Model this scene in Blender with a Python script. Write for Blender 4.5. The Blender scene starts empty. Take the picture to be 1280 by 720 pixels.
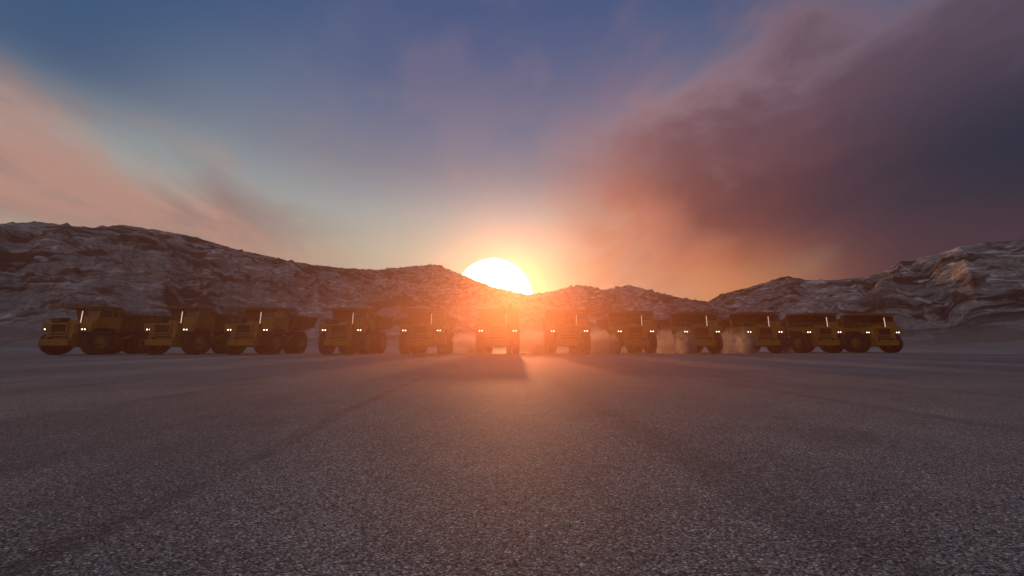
import bpy, bmesh, math, random
import numpy as np
from mathutils import Vector, Matrix, noise

random.seed(7)
R = math.radians
PI = math.pi
scene = bpy.context.scene
COL = scene.collection

# ------------------------------------------------------------------ camera
F = 444.0
PITCH = math.atan(71 / F)
CAM_H = 1.06
cam = bpy.data.cameras.new('camera')
cam.sensor_width = 36
cam.lens = 36 * F / 1280
cam.clip_start = 0.05
cam.clip_end = 8000
co = bpy.data.objects.new('camera', cam)
COL.objects.link(co)
co.location = (0, 0, CAM_H)
co.rotation_euler = (PI / 2 + PITCH, 0, 0)
scene.camera = co

def pix_dir(px, py):
    u = (px - 640) / F
    v = (360 - py) / F
    c, s = math.cos(PITCH), math.sin(PITCH)
    return Vector((u, c - v * s, s + v * c)).normalized()

def azel(px, py):
    d = pix_dir(px, py)
    return math.atan2(d.x, d.y), math.asin(d.z)

# ------------------------------------------------------------------ node helper
class NT:
    def __init__(self, tree):
        self.t = tree
        self.n = tree.nodes
        self.l = tree.links
    def new(self, kind, **kw):
        nd = self.n.new(kind)
        for k, v in kw.items():
            setattr(nd, k, v)
        return nd
    def put(self, sock, val):
        if isinstance(val, bpy.types.NodeSocket):
            self.l.new(val, sock)
        elif val is not None:
            if sock.type == 'RGBA' and len(val) == 3:
                val = (*val, 1)
            sock.default_value = val
    def m(self, op, a, b=None, c=None, clamp=False):
        nd = self.new('ShaderNodeMath', operation=op, use_clamp=clamp)
        for s, v in zip(nd.inputs, (a, b, c)):
            self.put(s, v)
        return nd.outputs[0]
    def vm(self, op, a, b=None, out=0):
        nd = self.new('ShaderNodeVectorMath', operation=op)
        self.put(nd.inputs[0], a)
        if b is not None:
            self.put(nd.inputs[1], b)
        return nd.outputs[out]
    def mix(self, fac, a, b, blend='MIX'):
        nd = self.new('ShaderNodeMix', data_type='RGBA', blend_type=blend)
        self.put(nd.inputs[0], fac)
        self.put(nd.inputs[6], a)
        self.put(nd.inputs[7], b)
        return nd.outputs[2]
    def ss(self, x, lo, hi, a=0.0, b=1.0):
        nd = self.new('ShaderNodeMapRange', interpolation_type='SMOOTHSTEP')
        self.put(nd.inputs[0], x)
        for i, v in zip((1, 2, 3, 4), (lo, hi, a, b)):
            self.put(nd.inputs[i], v)
        return nd.outputs[0]
    def noise(self, vec, scale, detail=4, rough=0.5, dist=0.0, out=0):
        nd = self.new('ShaderNodeTexNoise')
        self.put(nd.inputs['Vector'], vec)
        nd.inputs['Scale'].default_value = scale
        nd.inputs['Detail'].default_value = detail
        nd.inputs['Roughness'].default_value = rough
        nd.inputs['Distortion'].default_value = dist
        return nd.outputs[out]
    def ramp(self, x, stops, interp='LINEAR'):
        nd = self.new('ShaderNodeValToRGB')
        nd.color_ramp.interpolation = interp
        e = nd.color_ramp.elements
        while len(e) < len(stops):
            e.new(0.5)
        for el, (p, c) in zip(e, stops):
            el.position = p
            el.color = (*c, 1) if len(c) == 3 else c
        self.put(nd.inputs[0], x)
        return nd.outputs[0]
    def comb(self, x, y, z):
        nd = self.new('ShaderNodeCombineXYZ')
        for s, v in zip(nd.inputs, (x, y, z)):
            self.put(s, v)
        return nd.outputs[0]
    def scale(self, vec, s):
        return self.vm('MULTIPLY', vec, s)

def S(r, g, b):
    """sRGB bytes to linear"""
    f = lambda c: ((c / 255 + 0.055) / 1.055) ** 2.4 if c > 10 else c / 255 / 12.92
    return (f(r), f(g), f(b))

# ------------------------------------------------------------------ sun and sky
SUN_PX = (617, 372)
disc_dir = pix_dir(*SUN_PX)
SUN_AZ = R(0.5)
SUN_EL = R(9.5)
sun_dir = Vector((math.sin(SUN_AZ) * math.cos(SUN_EL), math.cos(SUN_AZ) * math.cos(SUN_EL), math.sin(SUN_EL)))
sl = bpy.data.lights.new('sun', 'SUN')
sl.energy = 2.1
sl.angle = R(0.9)
sl.color = (1.0, 0.37, 0.15)
so = bpy.data.objects.new('sun', sl)
COL.objects.link(so)
so.rotation_euler = sun_dir.to_track_quat('Z', 'Y').to_euler()
so.location = sun_dir * 50

world = bpy.data.worlds.new('World')
scene.world = world
world.use_nodes = True
w = NT(world.node_tree)
w.n.clear()
geo = w.new('ShaderNodeTexCoord').outputs['Generated']
D = w.vm('NORMALIZE', geo)
sep = w.new('ShaderNodeSeparateXYZ')
w.put(sep.inputs[0], D)
dx, dy, dz = sep.outputs
az = w.m('ARCTAN2', dx, dy)
el = w.m('ARCSINE', dz)
ela = w.m('MAXIMUM', el, 0.0)
sky = w.new('ShaderNodeTexSky', sky_type='NISHITA')
sky.sun_disc = False
sky.sun_elevation = SUN_EL
sky.sun_rotation = SUN_AZ
sky.air_density = 1.5
sky.dust_density = 2.0
sky.ozone_density = 2.0
cosang = w.vm('DOT_PRODUCT', D, tuple(disc_dir), out=1)
theta = w.m('ARCCOSINE', w.m('MINIMUM', cosang, 1.0))       # radians from the sun's centre

base = w.ramp(w.m('DIVIDE', ela, PI / 2), [
    (0.0, S(214, 184, 150)), (0.10, S(190, 182, 158)), (0.16, S(176, 182, 166)), (0.22, S(158, 172, 170)),
    (0.30, S(116, 134, 148)), (0.36, S(88, 116, 144)), (0.42, S(58, 96, 136)), (0.52, S(44, 82, 130)), (0.60, S(60, 88, 126)), (0.75, S(112, 130, 156)), (1.0, S(128, 144, 166))])  # stops nearest the zenith brightened to add fill light
side = w.m('MULTIPLY', w.ss(theta, R(40), R(54)), w.ss(el, R(20), R(29)))
base = w.mix(w.m('MULTIPLY', side, 0.85), base, S(44, 84, 124))
# towards the zenith over the sun the blue is more violet
viol = w.m('MULTIPLY', w.ss(theta, R(58), R(25)), w.ss(el, R(12), R(30)))
base = w.mix(w.m('MULTIPLY', viol, 0.34), base, S(120, 110, 142))
# behind the viewer: blue-grey brightened as added fill light
back = w.ss(dy, 0.35, -0.15)
base = w.mix(w.m('MULTIPLY', back, 0.95), base, S(156, 164, 178))
# cloud layer coordinates: a flat layer seen in perspective, streaks run towards the sun
zz = w.m('ADD', w.m('MAXIMUM', dz, 0.0), 0.22)
lx = w.m('DIVIDE', dx, zz)
ly = w.m('DIVIDE', dy, zz)
layer = w.comb(lx, w.m('MULTIPLY', ly, 0.42), 0.0)
n1 = w.noise(layer, 1.3, 5, 0.55, 0.35)
n2 = w.noise(w.vm('ADD', layer, (3.7, 9.1, 2.0)), 3.4, 5, 0.55, 0.5)
n3 = w.noise(w.comb(w.m('MULTIPLY', az, 1.0), w.m('MULTIPLY', el, 1.6), 4.0), 3.2, 6, 0.6, 0.4)
nn = w.m('SUBTRACT', w.m('ADD', w.m('MULTIPLY', n1, 0.5), w.m('MULTIPLY', n3, 0.5)), 0.5)

def line(p, q):
    """signed distance above the line p-q given in picture pixels turned into directions (az, el)"""
    a0, e0 = azel(*p)
    a1, e1 = azel(*q)
    nx, ny = -(e1 - e0), (a1 - a0)
    L = math.hypot(nx, ny)
    nx, ny = nx / L, ny / L
    if ny < 0:
        nx, ny = -nx, -ny
    return w.m('ADD', w.m('MULTIPLY_ADD', az, nx, -(nx * a0 + ny * e0)), w.m('MULTIPLY', el, ny))

def wob(x, k):
    return w.m('MULTIPLY_ADD', nn, k, x)

# left cloud band
lc = w.ss(wob(line((0, 40), (560, 310)), 0.50), 0.03, -0.11)
lc = w.m('MULTIPLY', lc, w.ss(az, R(-18), R(-40)))
lc = w.m('MULTIPLY', lc, w.ss(w.m('ADD', w.m('MULTIPLY', n1, 0.6), w.m('MULTIPLY', n2, 0.4)), 0.30, 0.54))
lcol = w.mix(w.ss(n2, 0.38, 0.62), S(142, 116, 118), S(190, 142, 130))
lcol = w.mix(w.ss(el, R(18), R(6)), lcol, S(192, 148, 132))
c0 = w.mix(w.m('MULTIPLY', lc, 0.88), base, lcol)
# light veils high in the middle
veil = w.m('MULTIPLY', w.ss(az, R(-52), R(-22)), w.m('MULTIPLY', w.ss(w.m('ADD', w.m('MULTIPLY', n1, 0.5), w.m('MULTIPLY', n3, 0.5)), 0.46, 0.66), w.ss(theta, R(75), R(35))))
c0 = w.mix(w.m('MULTIPLY', veil, 0.12), c0, S(170, 145, 145))
# thin rosy wisps above the sun and at the top of the picture
wsp = w.m('MULTIPLY', w.ss(w.noise(w.comb(w.m('MULTIPLY', az, 2.2), w.m('MULTIPLY', el, 2.6), 8.0), 1.5, 6, 0.55, 0.25), 0.48, 0.66), w.ss(w.m('ABSOLUTE', w.m('ADD', az, R(6))), R(40), R(14)))
c0 = w.mix(w.m('MULTIPLY', wsp, 0.09), c0, S(196, 150, 142))
# big right-hand cloud
rc_up = w.ss(wob(line((680, 140), (1160, -50)), 0.95), 0.16, -0.24)
rc_left = w.ss(w.m('MULTIPLY_ADD', nn, 0.7, az), R(0), R(22))
rc_low = w.ss(wob(line((700, 400), (1130, 322)), 0.16), -0.06, 0.085)
rc_low = w.m('MAXIMUM', rc_low, w.ss(az, R(34), R(46)))
rc = w.m('MULTIPLY', w.m('MULTIPLY', rc_up, rc_left), rc_low)
far = w.m('MULTIPLY_ADD', nn, 0.5, theta)
rcol = w.ramp(w.m('DIVIDE', far, R(58)), [
    (0.0, S(244, 170, 110)), (0.22, S(224, 148, 110)), (0.42, S(186, 118, 100)), (0.58, S(118, 70, 70)),
    (0.72, S(88, 58, 68)), (0.84, S(62, 52, 68)), (0.94, S(42, 48, 66)), (1.0, S(34, 46, 66))])
edge = w.m('MULTIPLY', w.ss(rc_up, 1.0, 0.30), w.ss(theta, R(86), R(34)))
rcol = w.mix(w.m('MULTIPLY', w.ss(el, R(18), R(31)), 0.5), rcol, S(112, 90, 108))
rcol = w.mix(w.m('MULTIPLY', edge, 0.7), rcol, S(204, 146, 136))
rcol = w.mix(w.m('MULTIPLY', w.m('MULTIPLY', w.ss(n2, 0.42, 0.66), w.ss(theta, R(58), R(30))), 0.25), rcol, S(150, 96, 92))
c1 = w.mix(w.m('MULTIPLY', rc, 1.06, clamp=True), c0, rcol)
# the low band of the right horizon burns orange, going dull red away from the sun
hb = w.m('MULTIPLY', w.ss(w.m('MULTIPLY_ADD', nn, 0.1, el), R(16), R(7)), w.ss(az, R(16), R(34)))
c1 = w.mix(w.m('MULTIPLY', hb, 0.85), c1, w.mix(w.ss(az, R(25), R(50)), S(236, 146, 92), S(78, 56, 68)))
# glow round the sun
def expo(k, deg):
    return w.m('MULTIPLY', w.m('EXPONENT', w.m('MULTIPLY', theta, -1 / R(deg))), k)
def addc(c, fac, rgb):
    v = w.new('ShaderNodeVectorMath', operation='SCALE')
    v.inputs[0].default_value = rgb
    w.put(v.inputs['Scale'], fac)
    return w.vm('ADD', c, v.outputs[0])
GLOW = (0.26, 11.0), (0.15, 3.6)
c2 = addc(c1, expo(GLOW[0][0], GLOW[0][1]), (1.0, 0.62, 0.28))
c2 = addc(c2, expo(GLOW[1][0], GLOW[1][1]), (1.0, 0.62, 0.22))
disc = w.ss(theta, R(6.35), R(6.1))
c2 = addc(c2, w.m('MULTIPLY', disc, 15.0), (1.0, 0.82, 0.36))
gnd = w.ss(el, R(-1.5), R(0))
c2 = w.mix(gnd, S(60, 55, 55), c2)
bgA = w.new('ShaderNodeBackground')
w.put(bgA.inputs[0], sky.outputs[0])
bgA.inputs[1].default_value = 0.05
bgB = w.new('ShaderNodeBackground')
w.put(bgB.inputs[0], c2)
bgB.inputs[1].default_value = 1.0
mixw = w.new('ShaderNodeMixShader')
mixw.inputs[0].default_value = 0.98
w.l.new(bgA.outputs[0], mixw.inputs[1])
w.l.new(bgB.outputs[0], mixw.inputs[2])
wo = w.new('ShaderNodeOutputWorld')
w.l.new(mixw.outputs[0], wo.inputs[0])
world.cycles.sampling_method = 'MANUAL'
world.cycles.sample_map_resolution = 1024

# ------------------------------------------------------------------ materials
def mat(name, build, disp=None):
    m = bpy.data.materials.new(name)
    m.use_nodes = True
    t = NT(m.node_tree)
    b = m.node_tree.nodes['Principled BSDF']
    build(t, b)
    return m

def bump(t, b, h, strength, dist):
    nd = t.new('ShaderNodeBump')
    nd.inputs['Strength'].default_value = strength
    nd.inputs['Distance'].default_value = dist
    t.put(nd.inputs['Height'], h)
    t.l.new(nd.outputs[0], b.inputs['Normal'])

def simple(name, c1, c2, rough, metal=0.0, sc=2.0, spec=0.5, bmp=0.0):
    def f(t, b):
        P = t.new('ShaderNodeTexCoord').outputs['Object']
        n = t.noise(P, sc, 5, 0.65)
        t.put(b.inputs['Base Color'], t.mix(t.ss(n, 0.38, 0.66), c1, c2))
        t.put(b.inputs['Roughness'], t.ss(n, 0.3, 0.7, rough, min(1, rough + 0.2)))
        b.inputs['Metallic'].default_value = metal
        b.inputs['Specular IOR Level'].default_value = spec
        if bmp:
            bump(t, b, n, 0.5, bmp)
    return mat(name, f)

def paint_build(t, b):
    P = t.new('ShaderNodeTexCoord').outputs['Object']
    n = t.noise(P, 1.4, 6, 0.7, 0.3)
    s = t.noise(t.vm('MULTIPLY', P, (6.0, 6.0, 0.7)), 1.6, 4, 0.6)
    c = t.mix(t.ss(n, 0.42, 0.68), (0.31, 0.17, 0.012), (0.16, 0.09, 0.016))
    c = t.mix(t.m('MULTIPLY', t.ss(s, 0.55, 0.75), 0.6), c, (0.12, 0.075, 0.04))
    t.put(b.inputs['Base Color'], c)
    t.put(b.inputs['Roughness'], t.ss(n, 0.3, 0.7, 0.42, 0.75))
    b.inputs['Specular IOR Level'].default_value = 0.3
YELLOW = mat('worn_yellow_paint', paint_build)
BODYY = simple('scuffed_body_paint', (0.21, 0.10, 0.014), (0.11, 0.055, 0.018), 0.6, sc=1.1, spec=0.25)
RUBBER = simple('dusty_rubber', (0.016, 0.015, 0.015), (0.036, 0.032, 0.029), 0.85, sc=3, spec=0.2)
STEEL = simple('dark_steel', (0.07, 0.05, 0.035), (0.035, 0.028, 0.022), 0.55, 0.2, sc=4)
BROWN = simple('grimy_tank_paint', (0.10, 0.055, 0.02), (0.05, 0.03, 0.018), 0.7, sc=3)
BLACK = simple('black_grille', (0.018, 0.014, 0.012), (0.03, 0.022, 0.016), 0.6, sc=6)
CHROME = simple('chromed_rod', (0.75, 0.73, 0.7), (0.6, 0.58, 0.55), 0.25, 1.0, sc=5)
RIM = simple('rim_paint', (0.36, 0.19, 0.02), (0.20, 0.11, 0.03), 0.55, sc=2.5, spec=0.3)
def glass_build(t, b):
    P = t.new('ShaderNodeTexCoord').outputs['Object']
    n = t.noise(P, 3.0, 3, 0.5)
    t.put(b.inputs['Base Color'], t.mix(n, (0.012, 0.012, 0.014), (0.03, 0.028, 0.03)))
    b.inputs['Roughness'].default_value = 0.12
GLASS = mat('tinted_glass', glass_build)
def emit(name, col, st):
    def f(t, b):
        b.inputs['Base Color'].default_value = (0.8, 0.8, 0.78, 1)
        b.inputs['Emission Color'].default_value = (*col, 1)
        b.inputs['Emission Strength'].default_value = st
    return mat(name, f)
LAMP = emit('lit_headlamp', (1.0, 0.88, 0.76), 5.0)
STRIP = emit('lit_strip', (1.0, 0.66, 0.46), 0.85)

# ------------------------------------------------------------------ mesh helpers
def box(bm, x0, x1, y0, y1, z0, z1):
    vs = [bm.verts.new(p) for p in ((x0, y0, z0), (x1, y0, z0), (x1, y1, z0), (x0, y1, z0),
                                    (x0, y0, z1), (x1, y0, z1), (x1, y1, z1), (x0, y1, z1))]
    for f in ((0, 3, 2, 1), (4, 5, 6, 7), (0, 1, 5, 4), (1, 2, 6, 5), (2, 3, 7, 6), (3, 0, 4, 7)):
        bm.faces.new([vs[i] for i in f])

def prism_x(bm, prof, x0, x1):
    """profile of (y, z) points extruded along x; counter-clockwise seen from +x"""
    a = [bm.verts.new((x0, y, z)) for y, z in prof]
    b = [bm.verts.new((x1, y, z)) for y, z in prof]
    n = len(prof)
    bm.faces.new(a[::-1])
    bm.faces.new(b)
    for i in range(n):
        bm.faces.new((a[i], a[(i + 1) % n], b[(i + 1) % n], b[i]))

def hexa(bm, lo, hi):
    """lo, hi: four points each (bottom ring and top ring)"""
    a = [bm.verts.new(p) for p in lo]
    b = [bm.verts.new(p) for p in hi]
    bm.faces.new(a[::-1])
    bm.faces.new(b)
    for i in range(4):
        bm.faces.new((a[i], a[(i + 1) % 4], b[(i + 1) % 4], b[i]))

def tube(bm, p, q, r, seg=8, r2=None):
    p, q = Vector(p), Vector(q)
    d = (q - p).normalized()
    u = d.orthogonal().normalized()
    v = d.cross(u)
    r2 = r if r2 is None else r2
    A = [bm.verts.new(p + (u * math.cos(t) + v * math.sin(t)) * r) for t in [2 * PI * i / seg for i in range(seg)]]
    B = [bm.verts.new(q + (u * math.cos(t) + v * math.sin(t)) * r2) for t in [2 * PI * i / seg for i in range(seg)]]
    bm.faces.new(A[::-1])
    bm.faces.new(B)
    for i in range(seg):
        bm.faces.new((A[i], A[(i + 1) % seg], B[(i + 1) % seg], B[i]))

def lathe_x(bm, prof, cx, cy, cz, seg=32):
    """closed lathe of (x, r) points round the x axis"""
    rings = []
    for x, r in prof:
        if r < 1e-6:
            rings.append([bm.verts.new((cx + x, cy, cz))])
        else:
            rings.append([bm.verts.new((cx + x, cy + r * math.cos(2 * PI * i / seg), cz + r * math.sin(2 * PI * i / seg))) for i in range(seg)])
    for a, b in zip(rings, rings[1:]):
        for i in range(seg):
            j = (i + 1) % seg
            if len(a) == 1 and len(b) == 1:
                continue
            if len(a) == 1:
                bm.faces.new((a[0], b[j], b[i]))
            elif len(b) == 1:
                bm.faces.new((a[i], a[j], b[0]))
            else:
                bm.faces.new((a[i], a[j], b[j], b[i]))

def link(name, bm, material, parent=None, bev=0.0, smooth=False):
    bmesh.ops.recalc_face_normals(bm, faces=bm.faces[:])
    if bev:
        bmesh.ops.bevel(bm, geom=bm.edges[:], offset=bev, segments=2, profile=0.6, affect='EDGES', clamp_overlap=True)
    me = bpy.data.meshes.new(name)
    bm.to_mesh(me)
    bm.free()
    me.materials.append(material)
    if smooth:
        for p in me.polygons:
            p.use_smooth = True
        me.set_sharp_from_angle(angle=R(35))
    o = bpy.data.objects.new(name, me)
    COL.objects.link(o)
    if parent:
        o.parent = parent
    return o

def B():
    return bmesh.new()

# ------------------------------------------------------------------ the truck (front towards -Y, origin on the ground under the headlamps)
def make_truck():
    root = bpy.data.objects.new('dump_truck', None)
    root.empty_display_size = 1
    COL.objects.link(root)
    # frame
    bm = B()
    for s in (-1, 1):
        box(bm, s * 0.62 - 0.16, s * 0.62 + 0.16, 0.35, 8.0, 1.15, 1.65)
    for y in (0.6, 2.6, 4.4, 7.7):
        box(bm, -0.46, 0.46, y, y + 0.3, 1.2, 1.6)
    link('chassis_frame', bm, STEEL, root, 0.02)
    bm = B()
    tube(bm, (-1.7, 1.25, 1.33), (1.7, 1.25, 1.33), 0.22, 12)
    link('axle', bm, STEEL, root, smooth=True)
    bm = B()
    tube(bm, (-2.2, 5.8, 1.33), (2.2, 5.8, 1.33), 0.36, 14)
    lathe_x(bm, [(-0.45, 0), (-0.45, 0.3), (-0.3, 0.52), (0.3, 0.52), (0.45, 0.3), (0.45, 0)], 0, 5.8, 1.33, 16)
    link('axle', bm, STEEL, root, smooth=True)
    # wheels
    def wheel(x, y, wd, outer):
        r = 1.35
        bm = B()   # rim disc
        s = 1 if outer > 0 else -1
        h = wd / 2
        lathe_x(bm, [(-s * h * 0.7, 0.0), (-s * h * 0.7, 0.66), (s * h * 0.86, 0.68), (s * h * 0.9, 0.60),
                     (s * h * 0.50, 0.52), (s * h * 0.42, 0.0)], x, y, r, 28)
        wh = link('wheel', bm, RIM, root, smooth=True)
        bm = B()
        lathe_x(bm, [(-h * 0.86, 0.64), (-h * 0.98, 0.78), (-h, 1.02), (-h * 0.92, 1.22), (-h * 0.72, r - 0.05), (0, r - 0.03),
                     (h * 0.72, r - 0.05), (h * 0.92, 1.22), (h, 1.02), (h * 0.98, 0.78), (h * 0.86, 0.64), (-h * 0.86, 0.64)], x, y, r, 40)
        for i in range(30):       # tread lugs
            a = 2 * PI * i / 30
            for q in (-1, 1):
                aa = a + (0.5 * 2 * PI / 30 if q > 0 else 0)
                ca, sa = math.cos(aa), math.sin(aa)
                x0, x1 = sorted((q * h * 0.12, q * h * 0.90))
                def P(xx, rr, tt):
                    return (x + xx, y + rr * ca - tt * sa, r + rr * sa + tt * ca)
                lo = [P(x0, 1.24, -.075), P(x1, 1.2, -.075), P(x1, 1.2, .075), P(x0, 1.24, .075)]
                hi = [P(x0, r, -.06), P(x1, r - .02, -.06), P(x1, r - .02, .06), P(x0, r, .06)]
                hexa(bm, lo, hi)
        ty = link('tyre', bm, RUBBER, wh, smooth=True)
        bm = B()
        lathe_x(bm, [(s * h * 0.30, 0), (s * h * 0.30, 0.36), (s * h * 0.80, 0.33), (s * h * 0.86, 0.27), (s * h * 1.0, 0.22), (s * h * 1.02, 0.0)], x, y, r, 20)
        for i in range(10):
            a = 2 * PI * i / 10
            tube(bm, (x + s * h * 0.45, y + 0.44 * math.cos(a), r + 0.44 * math.sin(a)), (x + s * h * 0.56, y + 0.44 * math.cos(a), r + 0.44 * math.sin(a)), 0.035, 6)
        link('hub', bm, RIM, wh, smooth=True)
    for s in (-1, 1):
        wheel(s * 2.12, 1.25, 0.86, s)
        wheel(s * 2.18, 5.8, 0.80, s)
        wheel(s * 1.30, 5.8, 0.80, s)
    def shift(o):
        o.location = (-0.13, -0.28, 0)
        return o
    # nose: radiator housing
    bm = B()
    box(bm, -1.42, -0.80, -0.12, 1.795, 1.25, 3.28)
    box(bm, 0.80, 1.42, -0.12, 1.795, 1.25, 3.28)
    box(bm, -0.795, 0.795, 0.0, 1.795, 1.25, 3.28)
    shift(link('radiator_housing', bm, YELLOW, root, 0.03))
    bm = B()      # frame standing proud round the grille
    box(bm, -0.90, 0.90, -0.24, 0.02, 3.14, 3.32)
    box(bm, -0.90, 0.90, -0.24, 0.02, 2.22, 2.36)
    box(bm, -0.90, -0.76, -0.24, 0.02, 2.362, 3.138)
    box(bm, 0.76, 0.90, -0.24, 0.02, 2.362, 3.138)
    box(bm, -0.88, 0.88, -0.22, 0.02, 1.96, 2.08)
    g = shift(link('grille', bm, YELLOW, root, 0.015))
    bm = B()
    box(bm, -0.755, 0.755, -0.06, 0.0, 2.365, 3.135)
    for i in range(8):
        z = 2.44 + i * 0.085
        box(bm, -0.75, 0.75, -0.11, -0.062, z, z + 0.03)
    box(bm, -0.86, 0.86, -0.06, 0.018, 2.09, 2.21)
    box(bm, -0.86, 0.86, -0.06, 0.018, 1.82, 1.95)
    link('grille_core', bm, BLACK, g)
    bm = B()
    hexa(bm, [(-1.45, -0.38, 1.0), (1.45, -0.38, 1.0), (1.45, 0.75, 0.86), (-1.45, 0.75, 0.86)],
         [(-1.45, -0.42, 1.62), (1.45, -0.42, 1.62), (1.45, 0.5, 1.62), (-1.45, 0.5, 1.62)])
    shift(link('bumper', bm, YELLOW, root, 0.04))
    for s in (-1, 1):
        bm = B()
        hexa(bm, [(s * 0.9 - .14, -0.42, 1.66), (s * 0.9 + .14, -0.42, 1.66), (s * 0.9 + .14, -0.1, 1.66), (s * 0.9 - .14, -0.1, 1.66)],
             [(s * 0.9 - .14, -0.36, 1.86), (s * 0.9 + .14, -0.36, 1.86), (s * 0.9 + .14, -0.1, 1.86), (s * 0.9 - .14, -0.1, 1.86)])
        shift(link('tow_bracket', bm, STEEL, root, 0.02))
    # engine block and lower front seen below the bumper
    bm = B()
    hexa(bm, [(-0.5, 0.5, 0.82), (0.5, 0.5, 0.82), (0.5, 2.4, 0.82), (-0.5, 2.4, 0.82)],
         [(-0.44, 0.5, 1.4), (0.44, 0.5, 1.4), (0.44, 3.2, 1.4), (-0.44, 3.2, 1.4)])
    link('sump', bm, STEEL, root, 0.04)
    bm = B()
    box(bm, -0.7, 0.7, 1.502, 3.0, 1.66, 2.9)
    link('engine', bm, STEEL, root, 0.03)
    # deck and fenders
    bm = B()
    box(bm, -2.58, 2.58, -0.02, 2.75, 3.285, 3.36)
    link('deck', bm, YELLOW, root, 0.015)
    for s in (-1, 1):
        bm = B()
        x0, x1 = sorted((s * 1.425, s * 2.58))
        prof = [(0.0, 2.74), (0.0, 3.28), (2.75, 3.28), (2.75, 2.5), (2.55, 2.5), (2.4, 2.84), (0.35, 2.84), (0.25, 2.44), (0.03, 2.44)]
        prism_x(bm, prof, x0, x1)
        link('fender', bm, YELLOW, root, 0.0)
        # lamp housing and the two lamps
        for k in (-1, 1):
            cx = s * 1.95 + k * 0.145
            bm = B()
            tube(bm, (cx, 0.02, 2.66), (cx, -0.10, 2.66), 0.11, 14)
            hl = link('headlight', bm, STEEL, root, smooth=True)
            bm = B()
            tube(bm, (cx, -0.102, 2.66), (cx, -0.125, 2.66), 0.066, 14, 0.055)
            link('lens', bm, LAMP, hl, smooth=True)
    # cab
    bm = B()
    X0, X1 = 1.02, 2.52
    xi0, xi1 = X0 + 0.06, X1 - 0.08
    lo = [(X0, 0.45, 2.98 + .39), (X1, 0.45, 3.37), (X1, 3.0, 3.37), (X0, 3.0, 3.37)]
    mid = [(X0, 0.52, 4.05), (X1, 0.52, 4.05), (X1, 2.72, 4.05), (X0, 2.72, 4.05)]
    hexa(bm, lo, mid)
    top_z = 4.78
    for (x, y0, y1) in ((X0, 0.52, 0.62), (X1 - .1, 0.52, 0.62), (X0, 2.5, 2.6), (X1 - .1, 2.5, 2.6)):
        sh = 0.06 if x == X0 else -0.06
        yy = 0.16 if y0 < 1 else -0.14
        hexa(bm, [(x, y0, 4.051), (x + .1, y0, 4.051), (x + .1, y1 + .02, 4.051), (x, y1 + .02, 4.051)],
             [(x + sh, y0 + yy, top_z), (x + .1 + sh, y0 + yy, top_z), (x + .1 + sh, y1 + .02 + yy, top_z), (x + sh, y1 + .02 + yy, top_z)])
    hexa(bm, [(X1 - .1, 1.86, 4.052), (X1 - .01, 1.86, 4.052), (X1 - .01, 1.98, 4.052), (X1 - .1, 1.98, 4.052)],
         [(X1 - .16, 1.80, top_z), (X1 - .07, 1.80, top_z), (X1 - .07, 1.92, top_z), (X1 - .16, 1.92, top_z)])
    cab = link('cab', bm, YELLOW, root, 0.02)
    bm = B()
    box(bm, X0 - 0.02, X1 + 0.0, 0.52, 2.62, top_z + .002, top_z + 0.13)
    link('roof', bm, YELLOW, cab, 0.03)
    bm = B()
    hexa(bm, [(X0 + .11, 0.56, 4.06), (X1 - .11, 0.56, 4.06), (X1 - .11, 0.59, 4.06), (X0 + .11, 0.59, 4.06)],
         [(X0 + .17, 0.73, top_z - .01), (X1 - .17, 0.73, top_z - .01), (X1 - .17, 0.76, top_z - .01), (X0 + .17, 0.76, top_z - .01)])
    link('windscreen', bm, GLASS, cab)
    bm = B()
    xs = X1 - .05
    hexa(bm, [(xs - .02, 0.66, 4.06), (xs, 0.66, 4.06), (xs, 1.85, 4.06), (xs - .02, 1.85, 4.06)],
         [(xs - .08, 0.82, top_z - .01), (xs - .06, 0.82, top_z - .01), (xs - .06, 1.79, top_z - .01), (xs - .08, 1.79, top_z - .01)])
    link('side_window', bm, GLASS, cab)
    bm = B()
    hexa(bm, [(xs - .02, 1.99, 4.06), (xs, 1.99, 4.06), (xs, 2.49, 4.06), (xs - .02, 2.49, 4.06)],
         [(xs - .08, 1.93, top_z - .01), (xs - .06, 1.93, top_z - .01), (xs - .06, 2.35, top_z - .01), (xs - .08, 2.35, top_z - .01)])
    link('side_window', bm, GLASS, cab)
    bm = B()
    xs = X0 + .05
    hexa(bm, [(xs, 0.66, 4.06), (xs + .02, 0.66, 4.06), (xs + .02, 2.5, 4.06), (xs, 2.5, 4.06)],
         [(xs + .06, 0.82, top_z - .01), (xs + .08, 0.82, top_z - .01), (xs + .08, 2.36, top_z - .01), (xs + .06, 2.36, top_z - .01)])
    link('side_window', bm, GLASS, cab)
    bm = B()
    hexa(bm, [(X0 + .11, 2.56, 4.06), (X1 - .11, 2.56, 4.06), (X1 - .11, 2.59, 4.06), (X0 + .11, 2.59, 4.06)],
         [(X0 + .17, 2.42, top_z - .01), (X1 - .17, 2.42, top_z - .01), (X1 - .17, 2.45, top_z - .01), (X0 + .17, 2.45, top_z - .01)])
    link('rear_window', bm, GLASS, cab)
    bm = B()   # door outline
    box(bm, X1 - 0.005, X1 + 0.02, 0.95, 1.85, 3.42, 4.02)
    dr = link('door', bm, YELLOW, cab, 0.008)
    bm = B()
    box(bm, X1 + 0.021, X1 + 0.06, 1.65, 1.8, 3.82, 3.86)
    link('handle', bm, STEEL, dr)
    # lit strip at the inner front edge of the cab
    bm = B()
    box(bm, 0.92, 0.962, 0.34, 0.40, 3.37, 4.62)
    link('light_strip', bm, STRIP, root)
    bm = B()
    box(bm, 0.87, 1.005, 0.402, 0.45, 3.361, 4.66)
    link('strip_bracket', bm, STEEL, root)
    # handrail on the open side of the deck
    bm = B()
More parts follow.
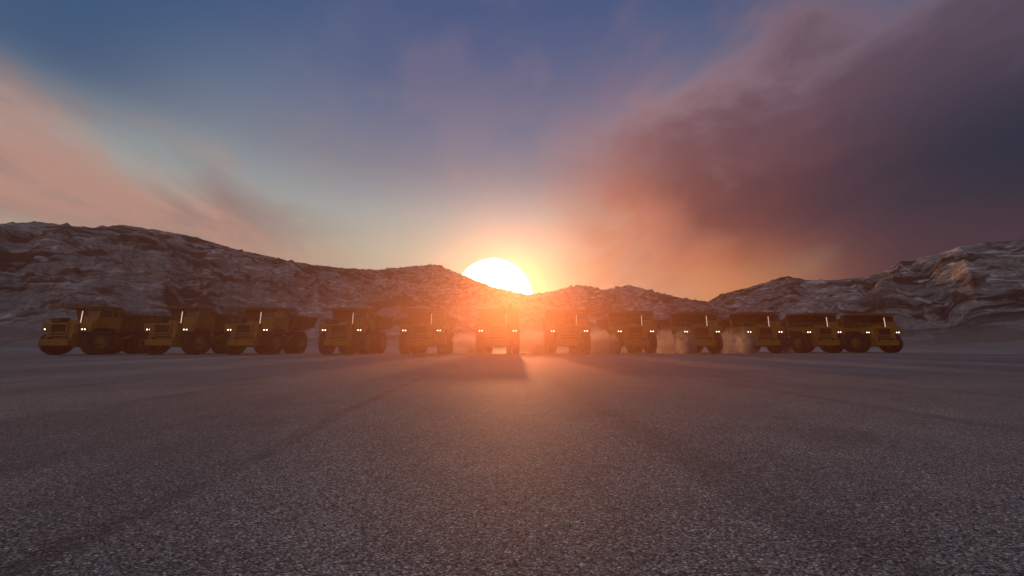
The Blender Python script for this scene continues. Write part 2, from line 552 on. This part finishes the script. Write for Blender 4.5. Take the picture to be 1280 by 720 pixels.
    pts = [(-0.9, 0.03), (-2.52, 0.03), (-2.52, 1.3), (-2.52, 2.6)]
    for x, y in pts + [(-1.7, 0.03)]:
        tube(bm, (x, y, 3.362), (x, y, 3.8), 0.018, 6)
    for a, b in zip(pts, pts[1:]):
        for z in (3.58, 3.8):
            tube(bm, (*a, z), (*b, z), 0.018, 6)
    link('handrail', bm, YELLOW, root)
    # air cleaners on the deck
    for x in (-2.0, -1.3):
        bm = B()
        tube(bm, (x, 0.35, 3.66), (x, 1.1, 3.66), 0.26, 16)
        tube(bm, (x, 0.20, 3.66), (x, 0.348, 3.66), 0.19, 16)
        box(bm, x - .18, x + .18, 0.45, 0.95, 3.361, 3.46)
        link('air_cleaner', bm, STEEL, root, smooth=True)
    bm = B()
    box(bm, -0.62, 0.62, 0.55, 2.5, 3.361, 3.62)
    link('hood', bm, YELLOW, root, 0.03)
    # dump body
    W = 2.5
    bm = B()
    # floor plate (sloping up to the rear, ends in a duck tail)
    prism_x(bm, [(3.05, 2.35), (7.2, 2.95), (9.0, 3.42), (9.0, 3.54), (7.15, 3.09), (3.05, 2.52)], -2.0, 2.0)
    # front wall leaning back
    hexa(bm, [(-2.0, 2.92, 2.35), (2.0, 2.92, 2.35), (2.0, 3.04, 2.35), (-2.0, 3.04, 2.35)],
         [(-W, 2.55, 5.02), (W, 2.55, 5.02), (W, 2.67, 5.02), (-W, 2.67, 5.02)])
    for s in (-1, 1):
        i, o = s * (W - 0.09), s * W
        il, ol = s * 1.94, s * 2.06
        pr_lo = [(3.05, 2.45), (7.2, 3.0), (9.0, 3.44)]
        pr_hi = [(3.0, 4.44), (7.2, 4.58), (9.0, 4.66)]
        for k in range(2):
            (ya, za), (yb, zb) = pr_lo[k], pr_lo[k + 1]
            (yc, zc), (yd, zd) = pr_hi[k], pr_hi[k + 1]
            eps = 0.0 if k == 0 else 0.0
            hexa(bm, [(il, ya, za), (ol, ya, za), (ol, yb, zb), (il, yb, zb)] if s > 0 else [(ol, ya, za), (il, ya, za), (il, yb, zb), (ol, yb, zb)],
                 [(i, yc, zc), (o, yc, zc), (o, yd, zd), (i, yd, zd)] if s > 0 else [(o, yc, zc), (i, yc, zc), (i, yd, zd), (o, yd, zd)])
        # shoulder between canopy and side wall
        x0, x1 = sorted((s * (W - 0.10), s * (W - 0.005)))
        prism_x(bm, [(2.70, 4.2), (3.35, 4.46), (2.85, 5.0), (2.70, 5.0)], x0, x1)
    body = link('dump_body', bm, BODYY, root, 0.0)
    for s in (-1, 1):
        bm = B()
        hexa(bm, [(s*W-.09, 3.4, 4.38), (s*W+.09, 3.4, 4.38), (s*W+.09, 9.0, 4.58), (s*W-.09, 9.0, 4.58)],
             [(s*W-.09, 3.4, 4.54), (s*W+.09, 3.4, 4.54), (s*W+.09, 9.0, 4.74), (s*W-.09, 9.0, 4.74)])
        link('top_rail', bm, BODYY, body, 0.03)
    for s in (-1, 1):
        for k in range(7):
            y = 3.45 + k * 0.86
            zl = (2.45 + (y - 3.05) * 0.1325) if y < 7.2 else 3.0 + (y - 7.2) * 0.244
            zh = 4.46 + (y - 3.0) * 0.033
            bm = B()
            xl, xh = s * 2.05, s * (W + 0.0)
            d = s * 0.26
            q = [(xl, y - .13, zl), (xl + d, y - .09, zl + .05), (xl + d, y + .09, zl + .05), (xl, y + .13, zl)]
            t = [(xh, y - .13, zh), (xh + d * .7, y - .09, zh - .04), (xh + d * .7, y + .09, zh - .04), (xh, y + .13, zh)]
            if s < 0:
                q, t = q[::-1], t[::-1]
            hexa(bm, q, t)
            link('rib', bm, BODYY, body)
    bm = B()
    for x in (-0.75, 0.75):
        prism_x(bm, [(3.2, 2.1), (7.6, 2.75), (7.6, 3.02), (3.2, 2.33)], x - .15, x + .15)
    link('floor_beam', bm, STEEL, body)
    # canopy
    bm = B()
    hexa(bm, [(-W, 0.45, 4.98), (W, 0.45, 4.98), (W, 2.75, 5.03), (-W, 2.75, 5.03)],
         [(-W, 0.45, 5.06), (W, 0.45, 5.06), (W, 2.75, 5.12), (-W, 2.75, 5.12)])
    for x in (-2.45, -1.25, 0, 1.25, 2.36):
        box(bm, x, x + .09, 0.5, 2.7, 5.121, 5.20)
    cn = link('canopy', bm, BODYY, root, 0.008)
    bm = B()
    box(bm, -W - .02, W + .02, 0.33, 0.448, 4.94, 5.20)
    link('canopy_lip', bm, BODYY, cn, 0.02)
    # marker post on the body
    bm = B()
    tube(bm, (2.5, 6.5, 4.6), (2.5, 6.5, 4.98), 0.035, 8)
    box(bm, 2.42, 2.58, 6.42, 6.58, 4.9, 5.0)
    link('marker_post', bm, STEEL, body)
    # hoist cylinders
    for s in (-1, 1):
        bm = B()
        tube(bm, (s * 2.0, 3.9, 1.7), (s * 1.98, 4.7, 2.12), 0.11, 12)
        hc = link('hoist_cylinder', bm, YELLOW, root, smooth=True)
        bm = B()
        tube(bm, (s * 1.98, 4.701, 2.121), (s * 1.94, 5.5, 2.62), 0.06, 10)
        link('rod', bm, CHROME, hc, smooth=True)
    # tank on each side
    for s in (-1, 1):
        bm = B()
        x0, x1 = sorted((s * 0.8, s * 1.95))
        prism_x(bm, [(2.85, 1.05), (4.05, 1.05), (4.15, 1.2), (4.15, 1.95), (4.0, 2.1), (2.9, 2.1), (2.8, 1.95), (2.8, 1.2)], x0, x1)
        link('fuel_tank' if s > 0 else 'hydraulic_tank', bm, BROWN, root, 0.03, smooth=False)
    return root

proto = make_truck()
def children_of(o):
    return [c for c in bpy.data.objects if c.parent == o]
tree = [(c, children_of(c)) for c in children_of(proto)]

def dup():
    r = proto.copy()
    COL.objects.link(r)
    for c, gs in tree:
        k = c.copy()
        COL.objects.link(k)
        k.parent = r
        for g in gs:
            q = g.copy()
            COL.objects.link(q)
            q.parent = k
    return r

# measured centres of the headlamp pairs in the photograph and lamp spacing -> ground positions
XC = [78.3, 206.5, 307.7, 426, 526.5, 622, 712, 795.5, 878.5, 957.5, 1032, 1105.5]
labels = [
    'yellow dump truck at the far left end of the row, its ribbed body side showing',
    'second yellow dump truck from the left end, its nose before the first truck\'s tail',
    'third yellow dump truck from the left end, its tail clear against the hill foot',
    'fourth dump truck from the left end, reddened by glow, bare ground on both sides',
    'orange-tinted dump truck just left of the one below the sun',
    'head-on dump truck directly below the setting sun, lost in its golden glow',
    'orange-tinted dump truck just right of the one below the sun',
    'fifth dump truck from the right end, pale dust only at its left wheels',
    'fourth dump truck from the right end, dust rising across its front',
    'third dump truck from the right end, dust puff by its left front lamp',
    'second dump truck from the right end, dark and dust-free, overlapping the last truck',
    'dark dump truck at the far right end of the row, bare hillside to its right',
]
trucks = []
for i, px in enumerate(XC):
    d = 37.4 + (i / 11) ** 1.15 * 9.6
    X = (px - 640) / 450 * d
    o = proto if i == 0 else dup()
    o.location = (X, d, 0)
    o['label'] = labels[i]
    o['category'] = 'dump truck'
    o['group'] = 'dump trucks parked in a row'
    trucks.append(o)

# ------------------------------------------------------------------ ground
def ground_build(t, b):
    P = t.new('ShaderNodeTexCoord').outputs['Object']
    v1 = t.new('ShaderNodeTexVoronoi')
    t.put(v1.inputs['Vector'], t.vm('MULTIPLY', P, (0.7, 1.2, 1.0)))
    v1.inputs['Scale'].default_value = 120
    v2 = t.new('ShaderNodeTexVoronoi')
    t.put(v2.inputs['Vector'], P)
    v2.inputs['Scale'].default_value = 190
    cs = t.new('ShaderNodeSeparateColor')
    t.put(cs.inputs[0], v1.outputs['Color'])
    cs2 = t.new('ShaderNodeSeparateColor')
    t.put(cs2.inputs[0], v2.outputs['Color'])
    col = t.ramp(cs.outputs[0], [(0.0, (0.008, 0.008, 0.009)), (0.38, (0.030, 0.030, 0.032)), (0.55, (0.14, 0.137, 0.137)),
                                 (0.90, (0.22, 0.205, 0.19)), (1.0, (0.60, 0.57, 0.53))])
    col2 = t.ramp(cs2.outputs[1], [(0.0, (0.018, 0.018, 0.02)), (0.6, (0.09, 0.087, 0.087)), (1.0, (0.34, 0.32, 0.30))])
    c = t.mix(0.18, col, col2)
    big = t.noise(P, 0.06, 5, 0.6, 0.5)
    c = t.mix(t.ss(big, 0.35, 0.68), c, t.mix(1.0, c, (0.72, 0.73, 0.76), 'MULTIPLY'))
    med = t.noise(P, 1.1, 4, 0.6)
    c = t.mix(t.ss(med, 0.40, 0.72), c, t.mix(1.0, c, (1.25, 1.2, 1.15), 'MULTIPLY'))
    # shadow streaks painted into the colour as faint wheel tracks, long and slightly curved, broken up by the loose stone
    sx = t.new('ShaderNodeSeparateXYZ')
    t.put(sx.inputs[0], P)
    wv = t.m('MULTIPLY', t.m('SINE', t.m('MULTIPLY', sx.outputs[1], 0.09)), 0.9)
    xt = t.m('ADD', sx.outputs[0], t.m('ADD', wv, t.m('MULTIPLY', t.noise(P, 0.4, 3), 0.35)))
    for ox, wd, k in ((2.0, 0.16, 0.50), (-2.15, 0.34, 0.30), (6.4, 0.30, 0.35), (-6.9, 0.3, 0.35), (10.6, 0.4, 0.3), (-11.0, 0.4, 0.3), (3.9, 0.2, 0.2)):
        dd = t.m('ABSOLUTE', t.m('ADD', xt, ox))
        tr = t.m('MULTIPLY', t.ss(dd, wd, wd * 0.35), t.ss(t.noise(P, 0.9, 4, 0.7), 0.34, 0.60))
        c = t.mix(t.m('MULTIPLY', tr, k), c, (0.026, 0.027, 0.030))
    shade_blotch = t.noise(t.vm('MULTIPLY', P, (0.30, 0.16, 1.0)), 1.0, 4, 0.55, 0.6)  # random dark patches painted in, standing for shadow bands across the ground
    c = t.mix(t.m('MULTIPLY', t.ss(shade_blotch, 0.50, 0.60), 0.40), c, t.mix(1.0, c, (0.55, 0.58, 0.62), 'MULTIPLY'))
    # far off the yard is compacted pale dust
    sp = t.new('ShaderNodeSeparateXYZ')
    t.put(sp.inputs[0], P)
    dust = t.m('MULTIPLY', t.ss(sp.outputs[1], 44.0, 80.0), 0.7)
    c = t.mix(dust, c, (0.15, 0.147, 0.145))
    c = t.mix(1.0, c, (1.14, 1.40, 1.54), 'MULTIPLY')
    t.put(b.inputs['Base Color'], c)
    b.inputs['Roughness'].default_value = 0.72
    b.inputs['Specular IOR Level'].default_value = 0.13
    hn = t.noise(P, 60.0, 5, 0.65)
    hn2 = t.noise(P, 7.0, 4, 0.6)
    h = t.m('ADD', t.m('MULTIPLY', hn, 1.0), t.m('MULTIPLY', v2.outputs['Distance'], -0.25))
    h = t.m('ADD', h, t.m('MULTIPLY', hn2, 1.0))
    bump(t, b, h, 0.7, 0.008)
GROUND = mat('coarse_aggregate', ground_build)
def tag(o, label=None, cat=None, kind=None, group=None):
    if label: o['label'] = label
    if cat: o['category'] = cat
    if kind: o['kind'] = kind
    if group: o['group'] = group
    return o
bm = B()
n = 40
ext = 2600.0
grid = {}
cs = [math.copysign(abs(k / n) ** 2.2, k) * ext for k in range(-n, n + 1)]
for i, x in enumerate(cs):
    for j, y in enumerate(cs):
        grid[i, j] = bm.verts.new((x, y, 0))
for i in range(2 * n):
    for j in range(2 * n):
        bm.faces.new((grid[i, j], grid[i + 1, j], grid[i + 1, j + 1], grid[i, j + 1]))
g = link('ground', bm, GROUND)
tag(g, 'dark grey yard of coarse gravelly asphalt stretching flat to the hills', 'ground', 'structure')

# loose gravel on the yard near the viewer
rng = np.random.default_rng(3)
def gravel():
    base = bmesh.new()
    bmesh.ops.create_icosphere(base, subdivisions=1, radius=1)
    bv = np.array([v.co[:] for v in base.verts])
    bf = np.array([[v.index for v in f.verts] for f in base.faces])
    base.free()
    N = 50000
    # ring sector all round the near yard, denser where the view is close
    u = rng.random(N)
    r = 1.0 + 24 * u ** 2.0
    a = (rng.random(N) - 0.5) * R(130)
    x, y = r * np.sin(a), r * np.cos(a)
    s = 0.002 + 0.0045 * rng.random(N) ** 2.2
    allv = np.empty((N, len(bv), 3), dtype=np.float32)
    jit = 1 + 0.35 * (rng.random((N, len(bv), 1)) - 0.5)
    sc = np.stack([0.8 + 0.7 * rng.random(N), 0.8 + 0.7 * rng.random(N), 0.30 + 0.25 * rng.random(N)], 1)
    v = bv[None] * jit * sc[:, None, :] * s[:, None, None]
    t = rng.random(N) * 2 * np.pi
    c_, s_ = np.cos(t), np.sin(t)
    allv[:, :, 0] = v[:, :, 0] * c_[:, None] - v[:, :, 1] * s_[:, None] + x[:, None]
    allv[:, :, 1] = v[:, :, 0] * s_[:, None] + v[:, :, 1] * c_[:, None] + y[:, None]
    allv[:, :, 2] = v[:, :, 2] + (s * 0.08)[:, None]
    faces = (bf[None] + (np.arange(N) * len(bv))[:, None, None]).reshape(-1)
    me = bpy.data.meshes.new('gravel')
    nf = N * len(bf)
    me.vertices.add(N * len(bv))
    me.vertices.foreach_set('co', allv.reshape(-1))
    me.loops.add(nf * 3)
    me.loops.foreach_set('vertex_index', faces.astype(np.int32))
    me.polygons.add(nf)
    me.polygons.foreach_set('loop_start', np.arange(0, nf * 3, 3, dtype=np.int32))
    me.update()
    me.validate()
    def gb(t, b):
        gi = t.new('ShaderNodeNewGeometry').outputs['Random Per Island']
        t.put(b.inputs['Base Color'], t.ramp(gi, [(0.0, (0.05, 0.05, 0.053)), (0.5, (0.14, 0.135, 0.13)), (0.85, (0.30, 0.27, 0.25)), (1.0, (0.65, 0.62, 0.6))]))
        b.inputs['Roughness'].default_value = 0.7
        b.inputs['Specular IOR Level'].default_value = 0.4
    me.materials.append(mat('loose_stone', gb))
    o = bpy.data.objects.new('gravel', me)
    COL.objects.link(o)
    tag(o, 'loose grey and buff gravel scattered over the near yard', 'gravel', 'stuff')
gravel()

# ------------------------------------------------------------------ hills
PROFILE = [(-400, 300), (-200, 290), (0, 279), (50, 277), (110, 284), (155, 281), (200, 288), (240, 295), (290, 310), (335, 320), (385, 330),
           (430, 335), (470, 337), (500, 334), (545, 330), (575, 342), (615, 358), (660, 368), (690, 364), (720, 356),
           (740, 358), (755, 362), (785, 356), (815, 363), (845, 371), (885, 377), (900, 368), (940, 358), (975, 347),
           (985, 345), (1010, 350), (1040, 350), (1085, 346), (1100, 340), (1125, 328), (1170, 318), (1200, 308),
           (1230, 303), (1280, 300), (1500, 290), (1800, 300)]
pa = np.array([azel(x, y) for x, y in PROFILE])
def make_hills():
    NA, NR = 1500, 230
    A = np.linspace(R(-82), R(82), NA)
    el_t = np.interp(A, pa[:, 0], pa[:, 1])
    # radius of crest
    deg = np.degrees(A)
    crest = np.interp(deg, [-82, -50, -20, 0, 22, 30, 50, 82], [620, 700, 900, 1150, 1300, 900, 700, 600])
    basr = np.interp(deg, [-82, -52, -20, 10, 27, 50, 82], [250, 260, 300, 330, 300, 250, 240])
    T = np.linspace(0, 1.35, NR)
    Z = np.zeros((NA, NR))
    XX = np.zeros((NA, NR))
    YY = np.zeros((NA, NR))
    turb, rmf, frac = noise.turbulence, noise.ridged_multi_fractal, noise.fractal
    for i in range(NA):
        sa, ca = math.sin(A[i]), math.cos(A[i])
        H = crest[i] * math.tan(el_t[i])
        for j in range(NR):
            t = T[j]
            r = basr[i] + (crest[i] - basr[i]) * t
            x, y = r * sa, r * ca
            XX[i, j], YY[i, j] = x, y
            # warped coordinates
            wx = noise.noise((x * .006, y * .006, 1.3)) * 40
            wy = noise.noise((x * .006, y * .006, 7.7)) * 40
            p = Vector(((x + wx), (y + wy), 0))
            tt = min(t, 1.0)
            s = tt * tt * (3 - 2 * tt) * 0.55 + tt * 0.45
            if t > 1:
                s = 1 - (t - 1) * 0.9
            big = rmf(p * 0.0058, 0.9, 2.1, 6, 1.0, 2.0) - 1.0
            fine = rmf(p * 0.024 + Vector((9, 4, 2)), 0.85, 2.2, 5, 1.0, 2.0) - 1.0
            micro = frac(p * 0.11, 0.8, 2.1, 4)
            gp = Vector((A[i] * 17.0 + wx * 0.012, r * 0.0042 + wy * 0.01, 3.3))
            gul = 1.0 - abs(noise.noise(gp)) * 2.2 + 0.35 * (1.0 - abs(noise.noise(gp * 2.7)) * 2.0)
            amp = min(1.0, tt * 3.5) * (1 - 0.97 * min(1, max(0, (tt - 0.60) / 0.36)))
            z = H * s + amp * (big * 0.13 * H + gul * 0.085 * H + fine * 5.0 + micro * 1.4)
            # terraces of rock bands
            k = 15.0
            q = z / k
            fr = q - math.floor(q)
            m = max(0.0, min(1.0, noise.noise((x * .008, y * .008, 4.4)) * 2.2 - 0.15)) * amp * 0.7
            z = z * (1 - 0.55 * m) + 0.55 * m * k * (math.floor(q) + (fr ** 3))
            Z[i, j] = z
    rr = np.hypot(XX, YY)
    vis = np.max((Z - CAM_H) / rr, axis=1)
    ratio = np.tan(el_t) / vis
    ker = np.hanning(17)
    ker /= ker.sum()
    ratio = np.convolve(np.pad(ratio, 8, mode='edge'), ker, mode='valid')
    Z *= ratio[:, None]
    Z[:, 0] = -3.0
    Z[:, 1] = np.minimum(Z[:, 1], 0.3)
    Z[:, -1] = -5
    co_ = np.stack([XX, YY, Z], 2).reshape(-1)
    me = bpy.data.meshes.new('hills')
    me.vertices.add(NA * NR)
    me.vertices.foreach_set('co', co_.astype(np.float32))
    I, J = np.meshgrid(np.arange(NA - 1), np.arange(NR - 1), indexing='ij')
    a = (I * NR + J).ravel()
    q = np.stack([a, a + NR, a + NR + 1, a + 1], 1)[:, ::-1]
    nf = len(q)
    me.loops.add(nf * 4)
    me.loops.foreach_set('vertex_index', q.reshape(-1).astype(np.int32))
    me.polygons.add(nf)
    me.polygons.foreach_set('loop_start', np.arange(0, nf * 4, 4, dtype=np.int32))
    me.polygons.foreach_set('use_smooth', np.ones(nf, dtype=bool))
    me.update()
    me.validate()
    if me.polygons[nf // 2].normal.z < 0:
        me.flip_normals()
    def hb(t, b):
        P = t.new('ShaderNodeTexCoord').outputs['Object']
        wp = t.noise(P, 0.012, 3, 0.6, 0, out=1)
        Pw = t.vm('ADD', P, t.scale(wp, (60, 60, 30)))
        n_big = t.noise(Pw, 0.010, 6, 0.62, 0.6)
        n_str = t.noise(t.vm('MULTIPLY', Pw, (0.019, 0.019, 0.062)), 1.0, 8, 0.66, 0.9)
        n_str2 = t.noise(t.vm('MULTIPLY', Pw, (0.045, 0.020, 0.16)), 1.0, 7, 0.7, 1.2)
        n_f = t.noise(P, 0.35, 7, 0.7)
        c = t.mix(t.ss(n_f, 0.35, 0.68), (0.15, 0.152, 0.148), (0.31, 0.314, 0.306))
        pale = t.m('MULTIPLY', t.ss(n_str2, 0.53, 0.61), t.ss(n_big, 0.42, 0.54))
        c = t.mix(t.m('MULTIPLY', pale, 0.85), c, (0.60, 0.585, 0.575))
        dark = t.m('MULTIPLY', t.ss(n_str, 0.47, 0.53), t.ss(n_big, 0.57, 0.49))
        c = t.mix(t.m('MULTIPLY', dark, 0.9), c, (0.022, 0.014, 0.011))
        dk2 = t.m('MULTIPLY', t.ss(n_str2, 0.48, 0.40), 0.55)
        c = t.mix(dk2, c, (0.055, 0.044, 0.039))
        sn = t.noise(t.vm('MULTIPLY', P, (0.03, 0.03, 0.22)), 1.0, 4, 0.6, 0.3)
        sp = t.new('ShaderNodeSeparateXYZ')
        t.put(sp.inputs[0], P)
        snow = t.m('MULTIPLY', t.ss(sn, 0.635, 0.68), t.ss(sp.outputs[2], 20.0, 60.0))
        c = t.mix(t.m('MULTIPLY', snow, 0.8), c, (0.62, 0.62, 0.66))
        # smooth fans of fine dust at the foot
        foot = t.ss(t.m('MULTIPLY_ADD', n_big, 30.0, sp.outputs[2]), 34.0, 18.0)
        c = t.mix(t.m('MULTIPLY', foot, 0.7), c, (0.19, 0.18, 0.175))
        t.put(b.inputs['Base Color'], c)
        b.inputs['Roughness'].default_value = 0.9
        b.inputs['Specular IOR Level'].default_value = 0.15
        h = t.m('ADD', t.m('MULTIPLY', n_str, 9.0), t.m('MULTIPLY', n_str2, 4.0))
        h = t.m('ADD', h, t.m('MULTIPLY', n_f, 1.2))
        h = t.m('MULTIPLY', h, t.m('SUBTRACT', 1.0, t.m('MULTIPLY', foot, 0.6)))
        bump(t, b, h, 0.7, 0.8)
    me.materials.append(mat('bare_rock_and_scree', hb))
    o = bpy.data.objects.new('hills', me)
    COL.objects.link(o)
    tag(o, 'bare grey rocky hills ringing the yard, darker rock bands and thin snow streaks', 'hills', 'structure')
make_hills()

# ------------------------------------------------------------------ dust raised between the trucks, and the air
def make_dust():
    bm = B()
    def puff(px, d, sx, sy, sz):
        X = (px - 640) / 450 * d
        bb = bmesh.new()
        bmesh.ops.create_icosphere(bb, subdivisions=3, radius=1)
        for v in bb.verts:
            p = v.co.copy()
            k = 1 + 0.28 * noise.noise(p * 1.7 + Vector((X, d, 0)))
            v.co = Vector((X + p.x * sx * k, d + p.y * sy * k, max(0.02, sz * 0.55 + p.z * sz * k)))
        idx = {}
        for v in bb.verts:
            idx[v.index] = bm.verts.new(v.co)
        for f in bb.faces:
            bm.faces.new([idx[v.index] for v in f.verts])
        bb.free()
    for a in DUST:
        puff(*a)
    m = bpy.data.materials.new('airborne_dust')
    m.use_nodes = True
    t = NT(m.node_tree)
    t.n.remove(m.node_tree.nodes['Principled BSDF'])
    pv = t.new('ShaderNodeVolumePrincipled')
    pv.inputs['Color'].default_value = (0.99, 0.99, 0.99, 1)
    pv.inputs['Anisotropy'].default_value = 0.45
    P = t.new('ShaderNodeTexCoord').outputs['Object']
    n = t.noise(P, 0.9, 4, 0.6, 0.3)
    sp = t.new('ShaderNodeSeparateXYZ')
    t.put(sp.inputs[0], P)
    fall = t.ss(sp.outputs[2], 3.6, 0.2)
    dn = t.m('MULTIPLY', t.m('MULTIPLY', t.ss(n, 0.30, 0.62), fall), 1.3)
    t.put(pv.inputs['Density'], dn)
    t.l.new(pv.outputs[0], m.node_tree.nodes['Material Output'].inputs['Volume'])
    me = bpy.data.meshes.new('dust_cloud')
    bmesh.ops.recalc_face_normals(bm, faces=bm.faces[:])
    bm.to_mesh(me)
    bm.free()
    me.materials.append(m)
    o = bpy.data.objects.new('dust_cloud', me)
    COL.objects.link(o)
    tag(o, 'pale dust puffs drifting low between the trucks right of the sun', 'dust', 'stuff')
DUST = [(582, 47, 2.4, 2.0, 1.7), (667, 46.5, 2.3, 2.4, 2.1), (746, 47, 2.0, 2.6, 2.3), (764, 42.6, 0.9, 0.9, 1.7),
        (832, 43.5, 1.15, 1.2, 2.0), (858, 43.2, 1.3, 1.0, 2.1), (912, 44.2, 1.3, 1.3, 2.2), (934, 44.6, 1.2, 0.9, 2.2),
        (980, 50.5, 1.8, 1.6, 1.5)]
make_dust()

def make_bloom_veil():  # added scattering volume near the camera, standing in for lens bloom
    bm = B()
    box(bm, -12, 11.5, -6, 24, 0.04, 3.4)
    m = bpy.data.materials.new('thin_bloom_scatter')
    m.use_nodes = True
    t = NT(m.node_tree)
    t.n.remove(m.node_tree.nodes['Principled BSDF'])
    pv = t.new('ShaderNodeVolumePrincipled')
    pv.inputs['Color'].default_value = (0.80, 0.90, 0.42, 1)
    pv.inputs['Density'].default_value = 0.0075
    pv.inputs['Anisotropy'].default_value = 0.88
    pw = t.new('ShaderNodeVolumePrincipled')          # redder, wider part of the added bloom
    pw.inputs['Color'].default_value = (0.95, 0.28, 0.26, 1)
    pw.inputs['Density'].default_value = 0.017
    pw.inputs['Anisotropy'].default_value = 0.72
    # the veil thins out smoothly on every side
    P = t.new('ShaderNodeTexCoord').outputs['Object']
    sp = t.new('ShaderNodeSeparateXYZ')
    t.put(sp.inputs[0], P)
    fx = t.ss(t.m('ABSOLUTE', t.m('ADD', sp.outputs[0], 0.4)), 9.5, 1.5)
    fy = t.m('MULTIPLY', t.ss(sp.outputs[1], -6.0, -1.0), t.ss(sp.outputs[1], 24.0, 12.0))
    fz = t.ss(sp.outputs[2], 3.35, 2.2)
    fall = t.m('MULTIPLY', t.m('MULTIPLY', fx, fy), fz)
    t.put(pv.inputs['Density'], t.m('MULTIPLY', fall, 0.0075))
    t.put(pw.inputs['Density'], t.m('MULTIPLY', fall, 0.017))
    ad = t.new('ShaderNodeAddShader')
    t.l.new(pv.outputs[0], ad.inputs[0])
    t.l.new(pw.outputs[0], ad.inputs[1])
    t.l.new(ad.outputs[0], m.node_tree.nodes['Material Output'].inputs['Volume'])
    o = link('bloom_veil', bm, m)
    tag(o, 'added thin veil low over the near yard, scattering sunlight to imitate lens bloom', 'dust', 'stuff')
make_bloom_veil()

HAZE = 0.00005
def make_haze():
    bm = B()
    box(bm, -2700, 2700, -2700, 2700, -6, 300)
    m = bpy.data.materials.new('evening_haze')
    m.use_nodes = True
    t = NT(m.node_tree)
    t.n.remove(m.node_tree.nodes['Principled BSDF'])
    pv = t.new('ShaderNodeVolumePrincipled')
    pv.inputs['Color'].default_value = (0.88, 0.84, 0.72, 1)
    pv.inputs['Density'].default_value = HAZE
    pv.inputs['Anisotropy'].default_value = 0.88
    t.l.new(pv.outputs[0], m.node_tree.nodes['Material Output'].inputs['Volume'])
    m.cycles.homogeneous_volume = True
    o = link('haze', bm, m)
    tag(o, None, None, 'stuff')
    o['label'] = 'thin warm evening haze over the yard and hills'
    o['category'] = 'haze'
make_haze()

# ------------------------------------------------------------------ render settings
scene.render.engine = 'CYCLES'
scene.cycles.use_denoising = True
scene.cycles.max_bounces = 6
scene.cycles.volume_bounces = 0
scene.cycles.volume_step_rate = 1.5
scene.cycles.volume_max_steps = 128
scene.cycles.sample_clamp_indirect = 4.0
vs = scene.view_settings
vs.view_transform = 'Standard'
vs.look = 'None'
vs.gamma = 1.0
vs.exposure = 0.0
